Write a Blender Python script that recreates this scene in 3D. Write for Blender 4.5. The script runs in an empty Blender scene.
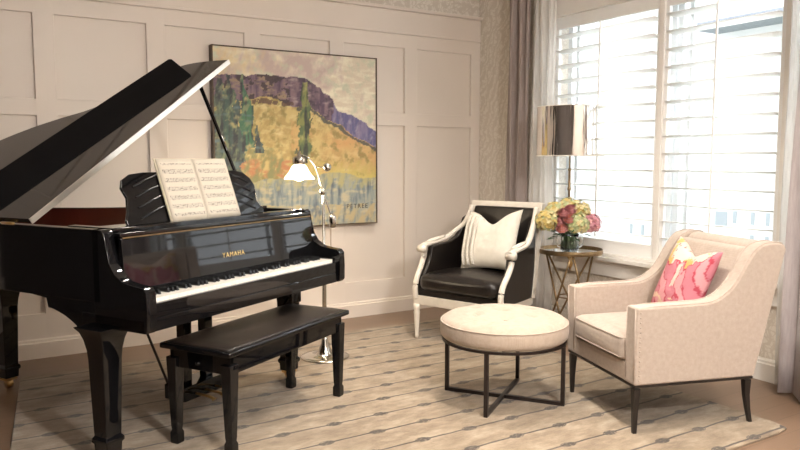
import bpy, bmesh, math, random
from mathutils import Vector, Matrix, noise
random.seed(4)
R_=math.radians
SC=bpy.context.scene; COL=SC.collection
# ------------------------------------------------------------------ materials
def mat(name, col, rough=.5, metal=0, spec=.5, coat=0, trans=0, emit=None, sheen=0, ior=1.5, alpha=1):
    m=bpy.data.materials.new(name); m.use_nodes=True
    b=m.node_tree.nodes['Principled BSDF']
    b.inputs['Base Color'].default_value=(*col,1); b.inputs['Roughness'].default_value=rough
    b.inputs['Metallic'].default_value=metal; b.inputs['Specular IOR Level'].default_value=spec
    b.inputs['Coat Weight'].default_value=coat; b.inputs['Coat Roughness'].default_value=.03
    b.inputs['Transmission Weight'].default_value=trans; b.inputs['IOR'].default_value=ior
    b.inputs['Sheen Weight'].default_value=sheen; b.inputs['Alpha'].default_value=alpha
    if emit: b.inputs['Emission Color'].default_value=(*emit[0],1); b.inputs['Emission Strength'].default_value=emit[1]
    return m
class NT:
    def __init__(s,m): s.t=m.node_tree; s.b=s.t.nodes['Principled BSDF']; s.m=m
    def n(s,typ,**k):
        o=s.t.nodes.new(typ)
        for a,v in k.items(): setattr(o,a,v)
        return o
    def l(s,a,b): s.t.links.new(a,b)
    def coord(s,scale=(1,1,1),kind='Object',rot=(0,0,0)):
        c=s.n('ShaderNodeTexCoord'); mp=s.n('ShaderNodeMapping'); mp.inputs['Scale'].default_value=scale; mp.inputs['Rotation'].default_value=rot
        s.l(c.outputs[kind],mp.inputs['Vector']); return mp.outputs['Vector']
    def noise(s,vec,scale,detail=4,rough=.55):
        x=s.n('ShaderNodeTexNoise'); x.inputs['Scale'].default_value=scale; x.inputs['Detail'].default_value=detail; x.inputs['Roughness'].default_value=rough
        s.l(vec,x.inputs['Vector']); return x.outputs['Fac']
    def ramp(s,fac,stops):
        r=s.n('ShaderNodeValToRGB'); e=r.color_ramp.elements
        while len(e)<len(stops): e.new(.5)
        for i,(p,c) in enumerate(stops): e[i].position=p; e[i].color=(*c,1)
        s.l(fac,r.inputs['Fac']); return r.outputs['Color']
    def math(s,op,a,b=None,c=None):
        x=s.n('ShaderNodeMath',operation=op)
        for i,v in enumerate((a,b,c)):
            if v is None: continue
            if isinstance(v,(int,float)): x.inputs[i].default_value=v
            else: s.l(v,x.inputs[i])
        return x.outputs[0]
    def mix(s,f,a,b):
        x=s.n('ShaderNodeMix',data_type='RGBA')
        for i,v in ((0,f),(6,a),(7,b)):
            if isinstance(v,(int,float)): x.inputs[i].default_value=v
            elif isinstance(v,tuple): x.inputs[i].default_value=(*v,1)
            else: s.l(v,x.inputs[i])
        return x.outputs[2]
    def base(s,c): s.l(c,s.b.inputs['Base Color'])
    def bump(s,h,strength=.3,dist=.01):
        x=s.n('ShaderNodeBump'); x.inputs['Strength'].default_value=strength; x.inputs['Distance'].default_value=dist
        s.l(h,x.inputs['Height']); s.l(x.outputs[0],s.b.inputs['Normal'])
M={}
def noisy(key,c1,c2,scale,rough=.5,bump=0,bscale=None,vs=(1,1,1),**k):
    m=mat(key,c1,rough,**k); t=NT(m); v=t.coord(vs); f=t.noise(v,scale)
    t.base(t.ramp(f,[(.3,c1),(.7,c2)]))
    if bump:
        f2=t.noise(v,bscale or scale*4); t.bump(f2,bump,.004)
    M[key]=m; return m
noisy('panel_paint',(.76,.685,.61),(.80,.725,.65),1.2,.45)
noisy('dark_reflect_paint',(.10,.085,.075),(.12,.10,.09),1.2,.6)
noisy('black_matte',(.004,.004,.005),(.006,.006,.007),3,.6,spec=.12)
noisy('trim_paint',(.82,.79,.74),(.85,.82,.77),2,.4)
noisy('ceiling_paint',(.78,.76,.73),(.8,.78,.75),2,.8)
noisy('shutter_paint',(.88,.88,.86),(.91,.91,.89),3,.35)
noisy('sash_paint',(.70,.72,.73),(.74,.76,.77),3,.5)
noisy('black_lacquer',(.004,.004,.005),(.006,.006,.007),3,.04,spec=.45,coat=0)
noisy('black_satin',(.008,.008,.009),(.014,.013,.013),6,.22)
noisy('black_metal',(.015,.011,.010),(.03,.02,.018),20,.35,metal=.3)
noisy('maroon',(.055,.008,.005),(.085,.012,.008),4,.3)
noisy('spruce',(.35,.2,.09),(.42,.26,.12),6,.5)
noisy('gold_plate',(.62,.42,.17),(.70,.5,.22),9,.35,metal=.8)
noisy('brass',(.55,.36,.15),(.68,.46,.2),14,.3,metal=1)
noisy('nickel',(.86,.83,.76),(.93,.91,.86),12,.38,metal=1)
noisy('steel',(.50,.48,.45),(.60,.58,.54),8,.15,metal=1)
noisy('chrome',(.9,.88,.84),(.93,.92,.9),8,.05,metal=1)
noisy('antique_brass',(.22,.15,.08),(.36,.25,.13),18,.35,metal=.9)
noisy('ivory',(.86,.83,.76),(.90,.87,.80),5,.2)
noisy('ebony',(.008,.008,.009),(.015,.015,.016),30,.25)
noisy('white_wood',(.68,.63,.55),(.76,.71,.63),14,.4,bump=.1)
noisy('leg_black',(.012,.010,.009),(.02,.015,.013),20,.3)
noisy('paper_edge',(.75,.68,.52),(.82,.75,.6),30,.8)
noisy('canvas_edge',(.35,.27,.16),(.5,.4,.25),40,.7)
noisy('frame_wood',(.06,.035,.02),(.11,.07,.035),30,.45)
noisy('stem_green',(.03,.09,.02),(.07,.17,.04),20,.5)
noisy('leaf_green',(.02,.07,.02),(.05,.14,.03),20,.45)
noisy('stucco',(.84,.85,.86),(.90,.90,.91),2,.8)
noisy('roof_slate',(.30,.33,.38),(.38,.41,.46),8,.7)
noisy('leather',(.006,.005,.005),(.014,.010,.008),7,.3,bump=.5,bscale=90)
noisy('bench_leather',(.014,.011,.009),(.03,.022,.017),12,.38,bump=.5,bscale=120)
noisy('navy_felt',(.012,.014,.02),(.02,.022,.03),60,.9)
M['glass']=mat('clear_glass',(.97,1,.99),.0,trans=1,ior=1.45)
M['pane']=mat('window_pane',(1,1,1),.0,trans=1,ior=1.01)
M['mirror']=mat('tray_mirror',(.9,.92,.93),.04,metal=1)
M['house_glass']=mat('house_glass',(.42,.46,.50),.4)
M['water']=mat('vase_water',(.55,.62,.5),.02,trans=.85,ior=1.33)
M['bulb']=mat('lamp_bulb',(1,.9,.75),.3,emit=((1,.84,.62),50))
M['fill_downlight']=mat('fill_diffuser',(1,.93,.82),.3,emit=((1,.86,.68),6))
M['frost']=mat('frosted_glass',(1,.97,.92),.45,trans=.75,ior=1.3,emit=((1,.85,.62),.45))
M['globe']=mat('fill_globe_glow',(.95,.93,.88),.3,emit=((1,.955,.91),140))
M['ink']=mat('painted_signature',(.05,.05,.05),.7)
M['gilt']=mat('gilt_letters',(.85,.62,.26),.3,metal=.7)

m=mat('shade_chrome',(.93,.91,.88),.06,metal=1); t=NT(m); M['shade_chrome']=m
t.bump(t.noise(t.coord((1,1,.05)),24,2),.35,.02)
def fabric(key,c1,c2,fine=420,rough=.9,bump=.35,coarse=8,sheen=.2,streak=(1,1,1)):
    m=mat(key,c1,rough,sheen=sheen); t=NT(m); v=t.coord((1,1,1)); vs=t.coord(streak)
    w1=t.n('ShaderNodeTexWave',wave_type='BANDS',bands_direction='X'); w2=t.n('ShaderNodeTexWave',wave_type='BANDS',bands_direction='Z')
    for w in (w1,w2): w.inputs['Scale'].default_value=fine/6.28; w.inputs['Distortion'].default_value=2; t.l(v,w.inputs['Vector'])
    wv=t.math('MULTIPLY',t.math('ADD',w1.outputs['Fac'],w2.outputs['Fac']),.5)
    f=t.noise(vs,coarse,6,.65); mixf=t.math('ADD',t.math('MULTIPLY',wv,.14),t.math('MULTIPLY',f,.82))
    t.base(t.ramp(mixf,[(.3,c1),(.68,c2)])); t.bump(wv,bump,.0015); M[key]=m; return m
fabric('linen',(.39,.32,.265),(.475,.40,.34),coarse=45)
fabric('ottoman_linen',(.40,.32,.25),(.48,.395,.325),coarse=30)
fabric('white_linen',(.66,.62,.54),(.74,.70,.62),coarse=30)
fabric('drape',(.36,.315,.31),(.48,.43,.425),coarse=14,streak=(6,6,.7))
fabric('drape_dark',(.30,.245,.225),(.40,.335,.31),coarse=14,streak=(6,6,.7))
# sheer curtain
m=mat('sheer',(.93,.92,.90),.8); t=NT(m); M['sheer']=m
tr=t.n('ShaderNodeBsdfTransparent'); tl=t.n('ShaderNodeBsdfTranslucent'); tl.inputs[0].default_value=(.97,.96,.94,1)
mx1=t.n('ShaderNodeMixShader'); mx2=t.n('ShaderNodeMixShader'); mx1.inputs[0].default_value=.5
t.l(t.b.outputs[0],mx1.inputs[1]); t.l(tl.outputs[0],mx1.inputs[2])
nz=t.noise(t.coord((1,1,.1)),60); t.l(t.math('ADD',t.math('MULTIPLY',nz,.3),.5),mx2.inputs[0])
t.l(tr.outputs[0],mx2.inputs[1]); t.l(mx1.outputs[0],mx2.inputs[2])
t.l(mx2.outputs[0],t.t.nodes['Material Output'].inputs['Surface'])
# wallpaper: small two tone damask scrolls
m=mat('wallpaper',(.6,.5,.4),.55); t=NT(m); M['wallpaper']=m; v=t.coord()
sc_=t.n('ShaderNodeTexNoise'); sc_.inputs['Scale'].default_value=9; sc_.inputs['Detail'].default_value=2; t.l(v,sc_.inputs['Vector'])
vm=t.n('ShaderNodeVectorMath',operation='MULTIPLY_ADD'); t.l(sc_.outputs['Color'],vm.inputs[0]); vm.inputs[1].default_value=(.16,.16,.16); t.l(v,vm.inputs[2])
vo=t.n('ShaderNodeTexVoronoi',feature='DISTANCE_TO_EDGE'); vo.inputs['Scale'].default_value=26; t.l(vm.outputs[0],vo.inputs['Vector'])
wv=t.n('ShaderNodeTexWave',wave_type='RINGS'); wv.inputs['Scale'].default_value=5; wv.inputs['Distortion'].default_value=9; wv.inputs['Detail'].default_value=3; t.l(vm.outputs[0],wv.inputs['Vector'])
f=t.math('MULTIPLY',t.math('MINIMUM',t.math('MULTIPLY',vo.outputs['Distance'],5.5),1.0),wv.outputs['Fac'])
t.base(t.ramp(f,[(.12,(.66,.60,.52)),(.5,(.78,.73,.655))])); t.bump(f,.15,.002)
# floor boards run along X
m=mat('floor_wood',(.3,.17,.09),.35); t=NT(m); M['floor_wood']=m; v=t.coord()
br=t.n('ShaderNodeTexBrick'); br.offset=.37; br.inputs['Scale'].default_value=1; br.inputs['Brick Width'].default_value=1.6; br.inputs['Row Height'].default_value=.12
br.inputs['Mortar Size'].default_value=.0015; br.inputs['Mortar Smooth'].default_value=.3; br.inputs['Color1'].default_value=(.21,.135,.088,1); br.inputs['Color2'].default_value=(.18,.115,.073,1); br.inputs['Mortar'].default_value=(.09,.055,.035,1)
t.l(v,br.inputs['Vector']); f=t.noise(t.coord((1.2,22,1)),5,5)
t.base(t.mix(t.math('MULTIPLY',f,.55),br.outputs['Color'],(.26,.175,.12)))
# rug
m=mat('rug_wool',(.55,.45,.33),.95,sheen=.3); t=NT(m); M['rug_wool']=m; v=t.coord()
wn=t.n('ShaderNodeTexNoise'); wn.inputs['Scale'].default_value=5; wn.inputs['Detail'].default_value=3; t.l(v,wn.inputs['Vector'])
vm=t.n('ShaderNodeVectorMath',operation='MULTIPLY_ADD'); t.l(wn.outputs['Color'],vm.inputs[0]); vm.inputs[1].default_value=(.022,.022,0); t.l(v,vm.inputs[2])
sp=t.n('ShaderNodeSeparateXYZ'); t.l(vm.outputs[0],sp.inputs[0]); X,Y=sp.outputs[0],sp.outputs[1]
P=.193; yy=t.math('DIVIDE',t.math('ADD',Y,-1.852+10*P),P); row=t.math('ROUND',yy); dy=t.math('MULTIPLY',t.math('SUBTRACT',yy,row),P)
par=t.math('MODULO',row,2.0); D=.262; xx=t.math('ADD',t.math('DIVIDE',t.math('ADD',X,-2.79+20*D),D),t.math('MULTIPLY',par,.5)); col=t.math('ROUND',xx); dx=t.math('MULTIPLY',t.math('SUBTRACT',xx,col),D)
ady=t.math('ABSOLUTE',dy); line=t.math('LESS_THAN',ady,.0058)
e=t.math('SQRT',t.math('ADD',t.math('POWER',t.math('DIVIDE',t.math('ABSOLUTE',dx),.040),2.0),t.math('POWER',t.math('DIVIDE',ady,.024),2.0)))
fine=t.noise(t.coord(),75,2); motif=t.math('MULTIPLY',t.math('LESS_THAN',e,1.0),t.math('GREATER_THAN',t.math('ADD',fine,t.math('MULTIPLY',t.math('SINE',t.math('MULTIPLY',e,14.0)),.12)),.37))
mk=t.math('MULTIPLY',t.math('MAXIMUM',line,motif),t.math('ADD',t.math('MULTIPLY',t.noise(t.coord(),40,2),.35),.72))
bn=t.noise(t.coord((.8,1.9,1)),5.5,6,.78); basec=t.ramp(bn,[(.34,(.18,.13,.08)),(.5,(.29,.22,.145)),(.66,(.42,.345,.25))])
g=t.noise(t.coord((1,2.2,1)),55,3); basec=t.mix(t.math('MULTIPLY',g,.38),basec,(.17,.13,.09))
t.base(t.mix(mk,basec,(.03,.021,.018))); t.bump(t.noise(t.coord(),220,2),.5,.004)
# sheet music page: staves with notes
m=mat('music_page',(.85,.78,.66),.75); t=NT(m); M['music_page']=m
sp=t.n('ShaderNodeSeparateXYZ'); cc=t.n('ShaderNodeTexCoord'); t.l(cc.outputs['UV'],sp.inputs[0]); U,V=sp.outputs[0],sp.outputs[1]
st=t.math('FRACT',t.math('MULTIPLY',V,7.0)); ins=t.math('MULTIPLY',t.math('GREATER_THAN',st,.3),t.math('LESS_THAN',st,.8))
ln=t.math('LESS_THAN',t.math('FRACT',t.math('MULTIPLY',st,9.0)),.22)
nt=t.n('ShaderNodeTexNoise'); nt.inputs['Scale'].default_value=1; nt.inputs['Detail'].default_value=1
cm=t.n('ShaderNodeMapping'); cm.inputs['Scale'].default_value=(34,44,1); t.l(cc.outputs['UV'],cm.inputs['Vector']); t.l(cm.outputs[0],nt.inputs['Vector'])
notes=t.math('GREATER_THAN',nt.outputs['Fac'],.56)
ink=t.math('MULTIPLY',ins,t.math('MAXIMUM',t.math('MULTIPLY',ln,.5),notes))
mg=t.math('MULTIPLY',t.math('MULTIPLY',t.math('GREATER_THAN',U,.08),t.math('LESS_THAN',U,.92)),t.math('MULTIPLY',t.math('GREATER_THAN',V,.07),t.math('LESS_THAN',V,.93)))
t.base(t.mix(t.math('MULTIPLY',t.math('MULTIPLY',ink,mg),.8),(.60,.55,.46),(.06,.055,.06)))
def vcol(key,rough,bscale=0,bst=.3):
    m=mat(key,(1,1,1),rough); t=NT(m); a=t.n('ShaderNodeVertexColor'); a.layer_name='Col'
    f=t.noise(t.coord((1,1,1)),60,4); t.base(t.mix(t.math('MULTIPLY',f,.12),a.outputs[0],(.45,.42,.38)))
    if bscale: t.bump(t.noise(t.coord(),bscale,4),bst,.004)
    M[key]=m
vcol('oil_paint',.6,70,.45); vcol('printed_cotton',.85,300,.2)
def petal(key,c1,c2):
    noisy(key,c1,c2,25,.6)
petal('petal_gold',(.50,.36,.09),(.62,.50,.19)); petal('petal_gold2',(.58,.48,.20),(.66,.58,.33)); petal('petal_rose2',(.48,.15,.18),(.62,.3,.31)); petal('petal_green',(.38,.42,.17),(.52,.55,.33)); petal('petal_pink',(.60,.24,.25),(.70,.40,.38)); petal('petal_coral',(.60,.17,.14),(.70,.34,.27)); petal('petal_rose',(.50,.16,.21),(.62,.33,.36))

# ------------------------------------------------------------------ mesh helpers
def link(name,me,m,parent=None,smooth=False):
    o=bpy.data.objects.new(name,me); COL.objects.link(o)
    for x in (m if isinstance(m,(list,tuple)) else [m]): me.materials.append(M[x])
    if smooth: me.polygons.foreach_set('use_smooth',[True]*len(me.polygons))
    if parent: o.parent=parent
    return o
def obj(name,bm,m,parent=None,smooth=False,bevel=0,seg=2,subd=0,auto=None):
    bmesh.ops.recalc_face_normals(bm,faces=bm.faces[:])
    me=bpy.data.meshes.new(name); bm.to_mesh(me); bm.free()
    o=link(name,me,m,parent,smooth)
    if bevel:
        b=o.modifiers.new('bevel','BEVEL'); b.width=bevel; b.segments=seg; b.limit_method='ANGLE'; b.angle_limit=R_(35)
        me.polygons.foreach_set('use_smooth',[True]*len(me.polygons)); w=o.modifiers.new('wn','WEIGHTED_NORMAL')
    if subd:
        s=o.modifiers.new('sub','SUBSURF'); s.levels=subd; s.render_levels=subd
    return o
def tag(o,label=None,cat=None,group=None,kind=None):
    if label: o['label']=label
    if cat: o['category']=cat
    if group: o['group']=group
    if kind: o['kind']=kind
    return o
def struct(o): o['kind']='structure'; return o
def empty(name,loc,rz,label,cat,group=None):
    o=bpy.data.objects.new(name,None); COL.objects.link(o); o.location=loc; o.rotation_euler=(0,0,rz); o.empty_display_size=.1
    return tag(o,label,cat,group)
def B(): return bmesh.new()
def box(bm,x0,x1,y0,y1,z0,z1,mi=0):
    vs=[bm.verts.new((x,y,z)) for z in (z0,z1) for y in (y0,y1) for x in (x0,x1)]
    for f in ((0,2,3,1),(4,5,7,6),(0,1,5,4),(2,6,7,3),(0,4,6,2),(1,3,7,5)):
        q=bm.faces.new([vs[i] for i in f]); q.material_index=mi
    return bm
def boxm(name,m,dims,parent=None,bevel=0,seg=2):
    return obj(name,box(B(),*dims),m,parent,bevel=bevel,seg=seg)
def prism(bm,pts,fn,a,b):
    """polygon pts (p,q); fn(p,q,h) -> xyz; extruded from h=a to h=b"""
    lo=[bm.verts.new(fn(p,q,a)) for p,q in pts]; hi=[bm.verts.new(fn(p,q,b)) for p,q in pts]; n=len(pts)
    bm.faces.new(lo[::-1]); bm.faces.new(hi)
    for i in range(n): bm.faces.new((lo[i],lo[(i+1)%n],hi[(i+1)%n],hi[i]))
    return bm
def lathe(bm,prof,c=(0,0,0),n=24,cap=True):
    rings=[]
    for r,z in prof:
        rings.append([bm.verts.new((c[0]+r*math.cos(2*math.pi*i/n),c[1]+r*math.sin(2*math.pi*i/n),c[2]+z)) for i in range(n)])
    for a,b in zip(rings,rings[1:]):
        for i in range(n): bm.faces.new((a[i],a[(i+1)%n],b[(i+1)%n],b[i]))
    if cap: bm.faces.new(rings[0][::-1]); bm.faces.new(rings[-1])
    return bm
def sweep(bm,pts,rad,n=8,rz=None,closed=False,up=(0,0,1),power=None):
    """tube through pts; rad number or list of (a,b) half sizes: a sideways, b along up"""
    P=[Vector(p) for p in pts]; k=len(P); rings=[]
    for i,p in enumerate(P):
        if closed: d=P[(i+1)%k]-P[i-1]
        else: d=P[min(i+1,k-1)]-P[max(i-1,0)]
        d.normalize(); u=Vector(up)
        if abs(d.dot(u))>.97: u=Vector((1,0,0))
        s=d.cross(u).normalized(); w=s.cross(d).normalized()
        r=rad[i] if isinstance(rad,list) else rad
        a,b=(r if isinstance(r,tuple) else (r,r)); ring=[]
        for j in range(n):
            t=2*math.pi*(j+.5)/n; ring.append(bm.verts.new(p+s*a*math.cos(t)+w*b*math.sin(t)))
        rings.append(ring)
    m=k if closed else k-1
    for i in range(m):
        a,b=rings[i],rings[(i+1)%k]
        for j in range(n): bm.faces.new((a[j],a[(j+1)%n],b[(j+1)%n],b[j]))
    if not closed: bm.faces.new(rings[0][::-1]); bm.faces.new(rings[-1])
    return bm
def smooth_pts(pts,n=6,closed=False):
    out=[];k=len(pts);P=[Vector(p) for p in pts]
    rng=range(k if closed else k-1)
    for i in rng:
        p0=P[i-1] if (closed or i>0) else P[0]; p1=P[i]; p2=P[(i+1)%k]; p3=P[(i+2)%k] if (closed or i+2<k) else P[-1]
        for j in range(n):
            t=j/n; out.append(.5*((2*p1)+(p2-p0)*t+(2*p0-5*p1+4*p2-p3)*t*t+(3*p1-p0-3*p2+p3)*t**3))
    if not closed: out.append(P[-1])
    return [tuple(v) for v in out]
def loft_rect(bm,secs):
    """list of (cx,cy,z,hx,hy) square sections"""
    rings=[[bm.verts.new((cx+sx*hx,cy+sy*hy,z)) for sx,sy in ((-1,-1),(1,-1),(1,1),(-1,1))] for cx,cy,z,hx,hy in secs]
    for a,b in zip(rings,rings[1:]):
        for j in range(4): bm.faces.new((a[j],a[(j+1)%4],b[(j+1)%4],b[j]))
    bm.faces.new(rings[0][::-1]); bm.faces.new(rings[-1]); return bm
def cushion_bm(x0,x1,y0,y1,z0,z1,puff=.02,n=14,edge=.035):
    """soft box: superellipse-like rounded cushion"""
    bm=B(); cx,cy,cz=(x0+x1)/2,(y0+y1)/2,(z0+z1)/2; hx,hy,hz=(x1-x0)/2,(y1-y0)/2,(z1-z0)/2
    bmesh.ops.create_cube(bm,size=2); bmesh.ops.subdivide_edges(bm,edges=bm.edges[:],cuts=n,use_grid_fill=True)
    for v in bm.verts:
        a,b,c=v.co
        X,Y,Z=a*hx,b*hy,c*hz
        ix,iy,iz=max(-hx+edge,min(hx-edge,X)),max(-hy+edge,min(hy-edge,Y)),max(-hz+min(edge,hz*.8),min(hz-min(edge,hz*.8),Z))
        d=Vector((X-ix,Y-iy,Z-iz)); e=min(edge,hz*.8)
        if d.length>1e-6: d=Vector((d.x/edge,d.y/edge,d.z/e)); d.normalize(); X,Y,Z=ix+d.x*edge,iy+d.y*edge,iz+d.z*e
        X+=puff*.5*(1-b*b)*(a if abs(a)>.99 else 0)*(1-c*c); Y+=puff*.5*(1-a*a)*(b if abs(b)>.99 else 0)*(1-c*c)
        Z+=(1 if c>0 else -.3)*puff*(1-a*a)*(1-b*b)*abs(c)
        v.co=(cx+X,cy+Y,cz+Z)
    return bm
def col_layer(me,fn):
    ca=me.color_attributes.new('Col','FLOAT_COLOR','POINT')
    for i,v in enumerate(me.vertices): ca.data[i].color=(*fn(v.co),1)
def srgb(r,g,b): return tuple(((c/255)/12.92 if c/255<=.04045 else ((c/255+.055)/1.055)**2.4) for c in (r,g,b))
def fbm(x,y,z=0,o=4): return noise.fractal(Vector((x,y,z)),.8,2.1,o)
def text_mesh(name,s,size,m,parent=None,ext=.0008):
    cu=bpy.data.curves.new('txt','FONT'); cu.body=s; cu.size=size; cu.extrude=ext; cu.align_x='CENTER'; cu.align_y='CENTER'; cu.space_character=1.25
    to=bpy.data.objects.new('txt',cu); COL.objects.link(to); dg=bpy.context.evaluated_depsgraph_get(); me=bpy.data.meshes.new_from_object(to.evaluated_get(dg))
    bpy.data.objects.remove(to); me.materials.clear(); return link(name,me,m,parent)

# ------------------------------------------------------------------ room
XB,YA=3.96,5.10; XL,YF=-2.7,-3.0; CZ=2.95
struct(boxm('floor','floor_wood',(XL-.1,XB+.3,YF-.1,YA+.1,-.1,0)))
struct(boxm('ceiling','ceiling_paint',(XL-.1,XB+.3,YF-.1,YA+.1,CZ,CZ+.1)))
bm=B(); box(bm,XL-.1,XB+.3,YA,YA+.1,0,2.5,0); box(bm,XL-.1,XB+.3,YA,YA+.1,2.5,CZ,1)
struct(obj('wall_back',bm,['panel_paint','wallpaper']))
struct(boxm('wall_left','dark_reflect_paint',(XL-.1,XL,YF,YA,0,CZ)))  # unseen wall, toned dark and set close so the piano side reflects black
struct(boxm('wall_front','panel_paint',(XL,XB,YF-.1,YF,0,CZ)))
# window wall with one long opening y 1.10..4.17, z .60..2.40
WY0,WY1,WZ0,WZ1=1.10,4.17,.60,2.40
bm=B(); box(bm,XB,XB+.24,WY1,YA,0,CZ); box(bm,XB,XB+.24,YF,WY0,0,CZ); box(bm,XB,XB+.24,WY0,WY1,0,WZ0); box(bm,XB,XB+.24,WY0,WY1,WZ1,CZ)
struct(obj('wall_window',bm,'wallpaper'))
# wainscot grid of the back wall
bm=B(); d=YA-.022
sc0=[3.92-.688*i for i in range(15)]
for i,x in enumerate(sc0): box(bm,x-.062,min(x+.062,XB),d,YA,.115,2.3)
for z0,z1 in ((.115,.288),(1.562,1.668),(2.2,2.31)): box(bm,XL,XB,d+.0005,YA,z0,z1)
struct(obj('trim_1',bm,'panel_paint',bevel=.004,seg=1))
bm=B(); box(bm,XL,XB,YA-.035,YA,2.31,2.33); box(bm,XL,XB,YA-.026,YA,2.33,2.50); box(bm,XL,XB,YA-.055,YA,2.50,2.525)
struct(obj('trim_2',bm,'panel_paint',bevel=.004))
prof=[(0,0),(-.045,0),(-.045,.1),(-.034,.105),(-.034,.118),(-.022,.125),(0,.125)]
struct(obj('baseboard_back',prism(B(),prof,lambda p,q,h:(h,YA+p-.001,q),XL,XB-.03),'panel_paint'))
struct(obj('baseboard_window',prism(B(),prof,lambda p,q,h:(XB+p-.001,h,q),YF,YA),'trim_paint'))
# stool and apron below the window, casing round it
bm=B(); box(bm,XB-.065,XB+.05,WY0-.08,WY1+.10,.555,.585); box(bm,XB-.035,XB,WY0-.06,WY1+.08,.53,.555); box(bm,XB-.022,XB,WY0-.06,WY1+.08,.44,.53)
struct(obj('trim_3',bm,'trim_paint',bevel=.005))
bm=B(); box(bm,XB-.022,XB+.02,WY1-.02,WY1+.09,.585,WZ1+.09); box(bm,XB-.022,XB+.02,WY0-.09,WY0+.02,.585,WZ1+.09); box(bm,XB-.023,XB+.02,WY0-.09,WY1+.09,WZ1-.03,WZ1+.12); box(bm,XB-.02,XB+.02,WY0,WY1,.585,.605)
struct(obj('trim_4',bm,'trim_paint',bevel=.004))
# shutters: three bays
def shutter(n,y0,y1,first):
    root=bpy.data.objects.new('window_%d'%n,None); COL.objects.link(root); root.location=(XB+.03,(y0+y1)/2,0); struct(root)
    hw=(y1-y0)/2; sw=.042
    bm=B()
    box(bm,-.014,.014,-hw,-hw+sw,.605,2.37); box(bm,-.014,.014,hw-sw,hw,.605,2.37); box(bm,-.0135,.0135,-hw,hw,.605,.70); box(bm,-.0135,.0135,-hw,hw,2.28,2.37)
    obj('shutter_frame',bm,'shutter_paint',root,bevel=.003)
    # louver
    L=hw-sw-.003; tilt=R_(-7); z=.757; k=0; src=None
    while z<2.27:
        if src is None:
            pr=[(math.cos(a)*.056,math.sin(a)*.0055) for a in [2*math.pi*i/16 for i in range(16)]]
            ct,st=math.cos(tilt),math.sin(tilt); pr=[(p*ct-q*st,p*st+q*ct) for p,q in pr]
            o=obj('louver',prism(B(),pr,lambda p,q,h:(p,h,q),-L,L),'shutter_paint',root,smooth=False); src=o
            o.data.polygons.foreach_set('use_smooth',[len(p.vertices)==4 for p in o.data.polygons])
        else:
            o=src.copy(); COL.objects.link(o); o.parent=root
        o.location=(0,0,z); z+=.1125; k+=1
    boxm('tilt_rod','shutter_paint',(-.066,-.054,-.006,.006,.72,2.27),root,bevel=.002)
    # sash and glass behind
    bm=B(); x0,x1=.13,.165
    box(bm,x0,x1,-hw,-hw+.045,.6,2.4); box(bm,x0,x1,hw-.045,hw,.6,2.4); box(bm,x0+.001,x1-.001,-hw,hw,.6,.65); box(bm,x0+.001,x1-.001,-hw,hw,2.34,2.4)
    box(bm,x0+.005,x1,hw-.115,hw-.085,.6,2.4)
    obj('sash',bm,'sash_paint',root); boxm('pane','pane',(.145,.15,-hw+.04,hw-.04,.64,2.36),root)
    return root
shutter(1,3.16,4.16,True); shutter(2,2.31,3.15,False); shutter(3,1.12,2.30,False)
bm=B(); box(bm,XB+.0,XB+.055,3.135,3.175,.6,2.39); box(bm,XB+.0,XB+.055,2.29,2.32,.6,2.39)
struct(obj('trim_5',bm,'trim_paint',bevel=.003))

# ------------------------------------------------------------------ outside: neighbouring house
h=empty('house',(18,14.5,-1.0),0,'pale rendered house with small windows seen through the shutters','house')
boxm('wall','stucco',(0,5,-11,10,-1.5,8.6),h)
obj('roof',prism(B(),[(-.9,8.6),(5.4,8.6),(5.4,8.9),(2.4,10.4),(-.9,8.85)],lambda p,q,hh:(p,hh,q),-12,11),'roof_slate',h)
src=None
for zz,yl in ((.62,(-4.2,-3.72,-3.3,-2.78)),(.0,(-4.2,-3.72,-3.3,.3,.75))):
    for yy in yl:
        if src is None: src=o=boxm('window','house_glass',(-.03,.03,-.045,.045,-.17,.17),h)
        else: o=src.copy(); COL.objects.link(o); o.parent=h
        o.location=(0,yy,zz+.1)
boxm('window','house_glass',(-.03,.03,-2.55,-2.2,.45,.85),h)
boxm('balcony','roof_slate',(-1.2,0,-5.2,-2.0,5.75,5.9),h)
noisy('lawn',(.10,.13,.06),(.16,.19,.10),3,.9)
struct(boxm('ground','lawn',(XB+.3,32,-12,30,-2.6,-2.5)))

# ------------------------------------------------------------------ rug
bm=B(); prism(bm,[(.235,4.635),(2.4,4.625),(3.26,4.62),(3.29,4.55),(3.30,3.2),(3.315,1.93),(3.29,1.83),(3.2,1.815),(2.7,1.818),(-.04,1.82)],lambda p,q,h:(p,q,h),0,.012)
rug=obj('area_rug',bm,'rug_wool',bevel=.005)
# rounded worn corner comes from the bevelled outline
tag(rug,'large beige wool rug with thin dark lines and small knots under the seating and bench','rug')

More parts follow.
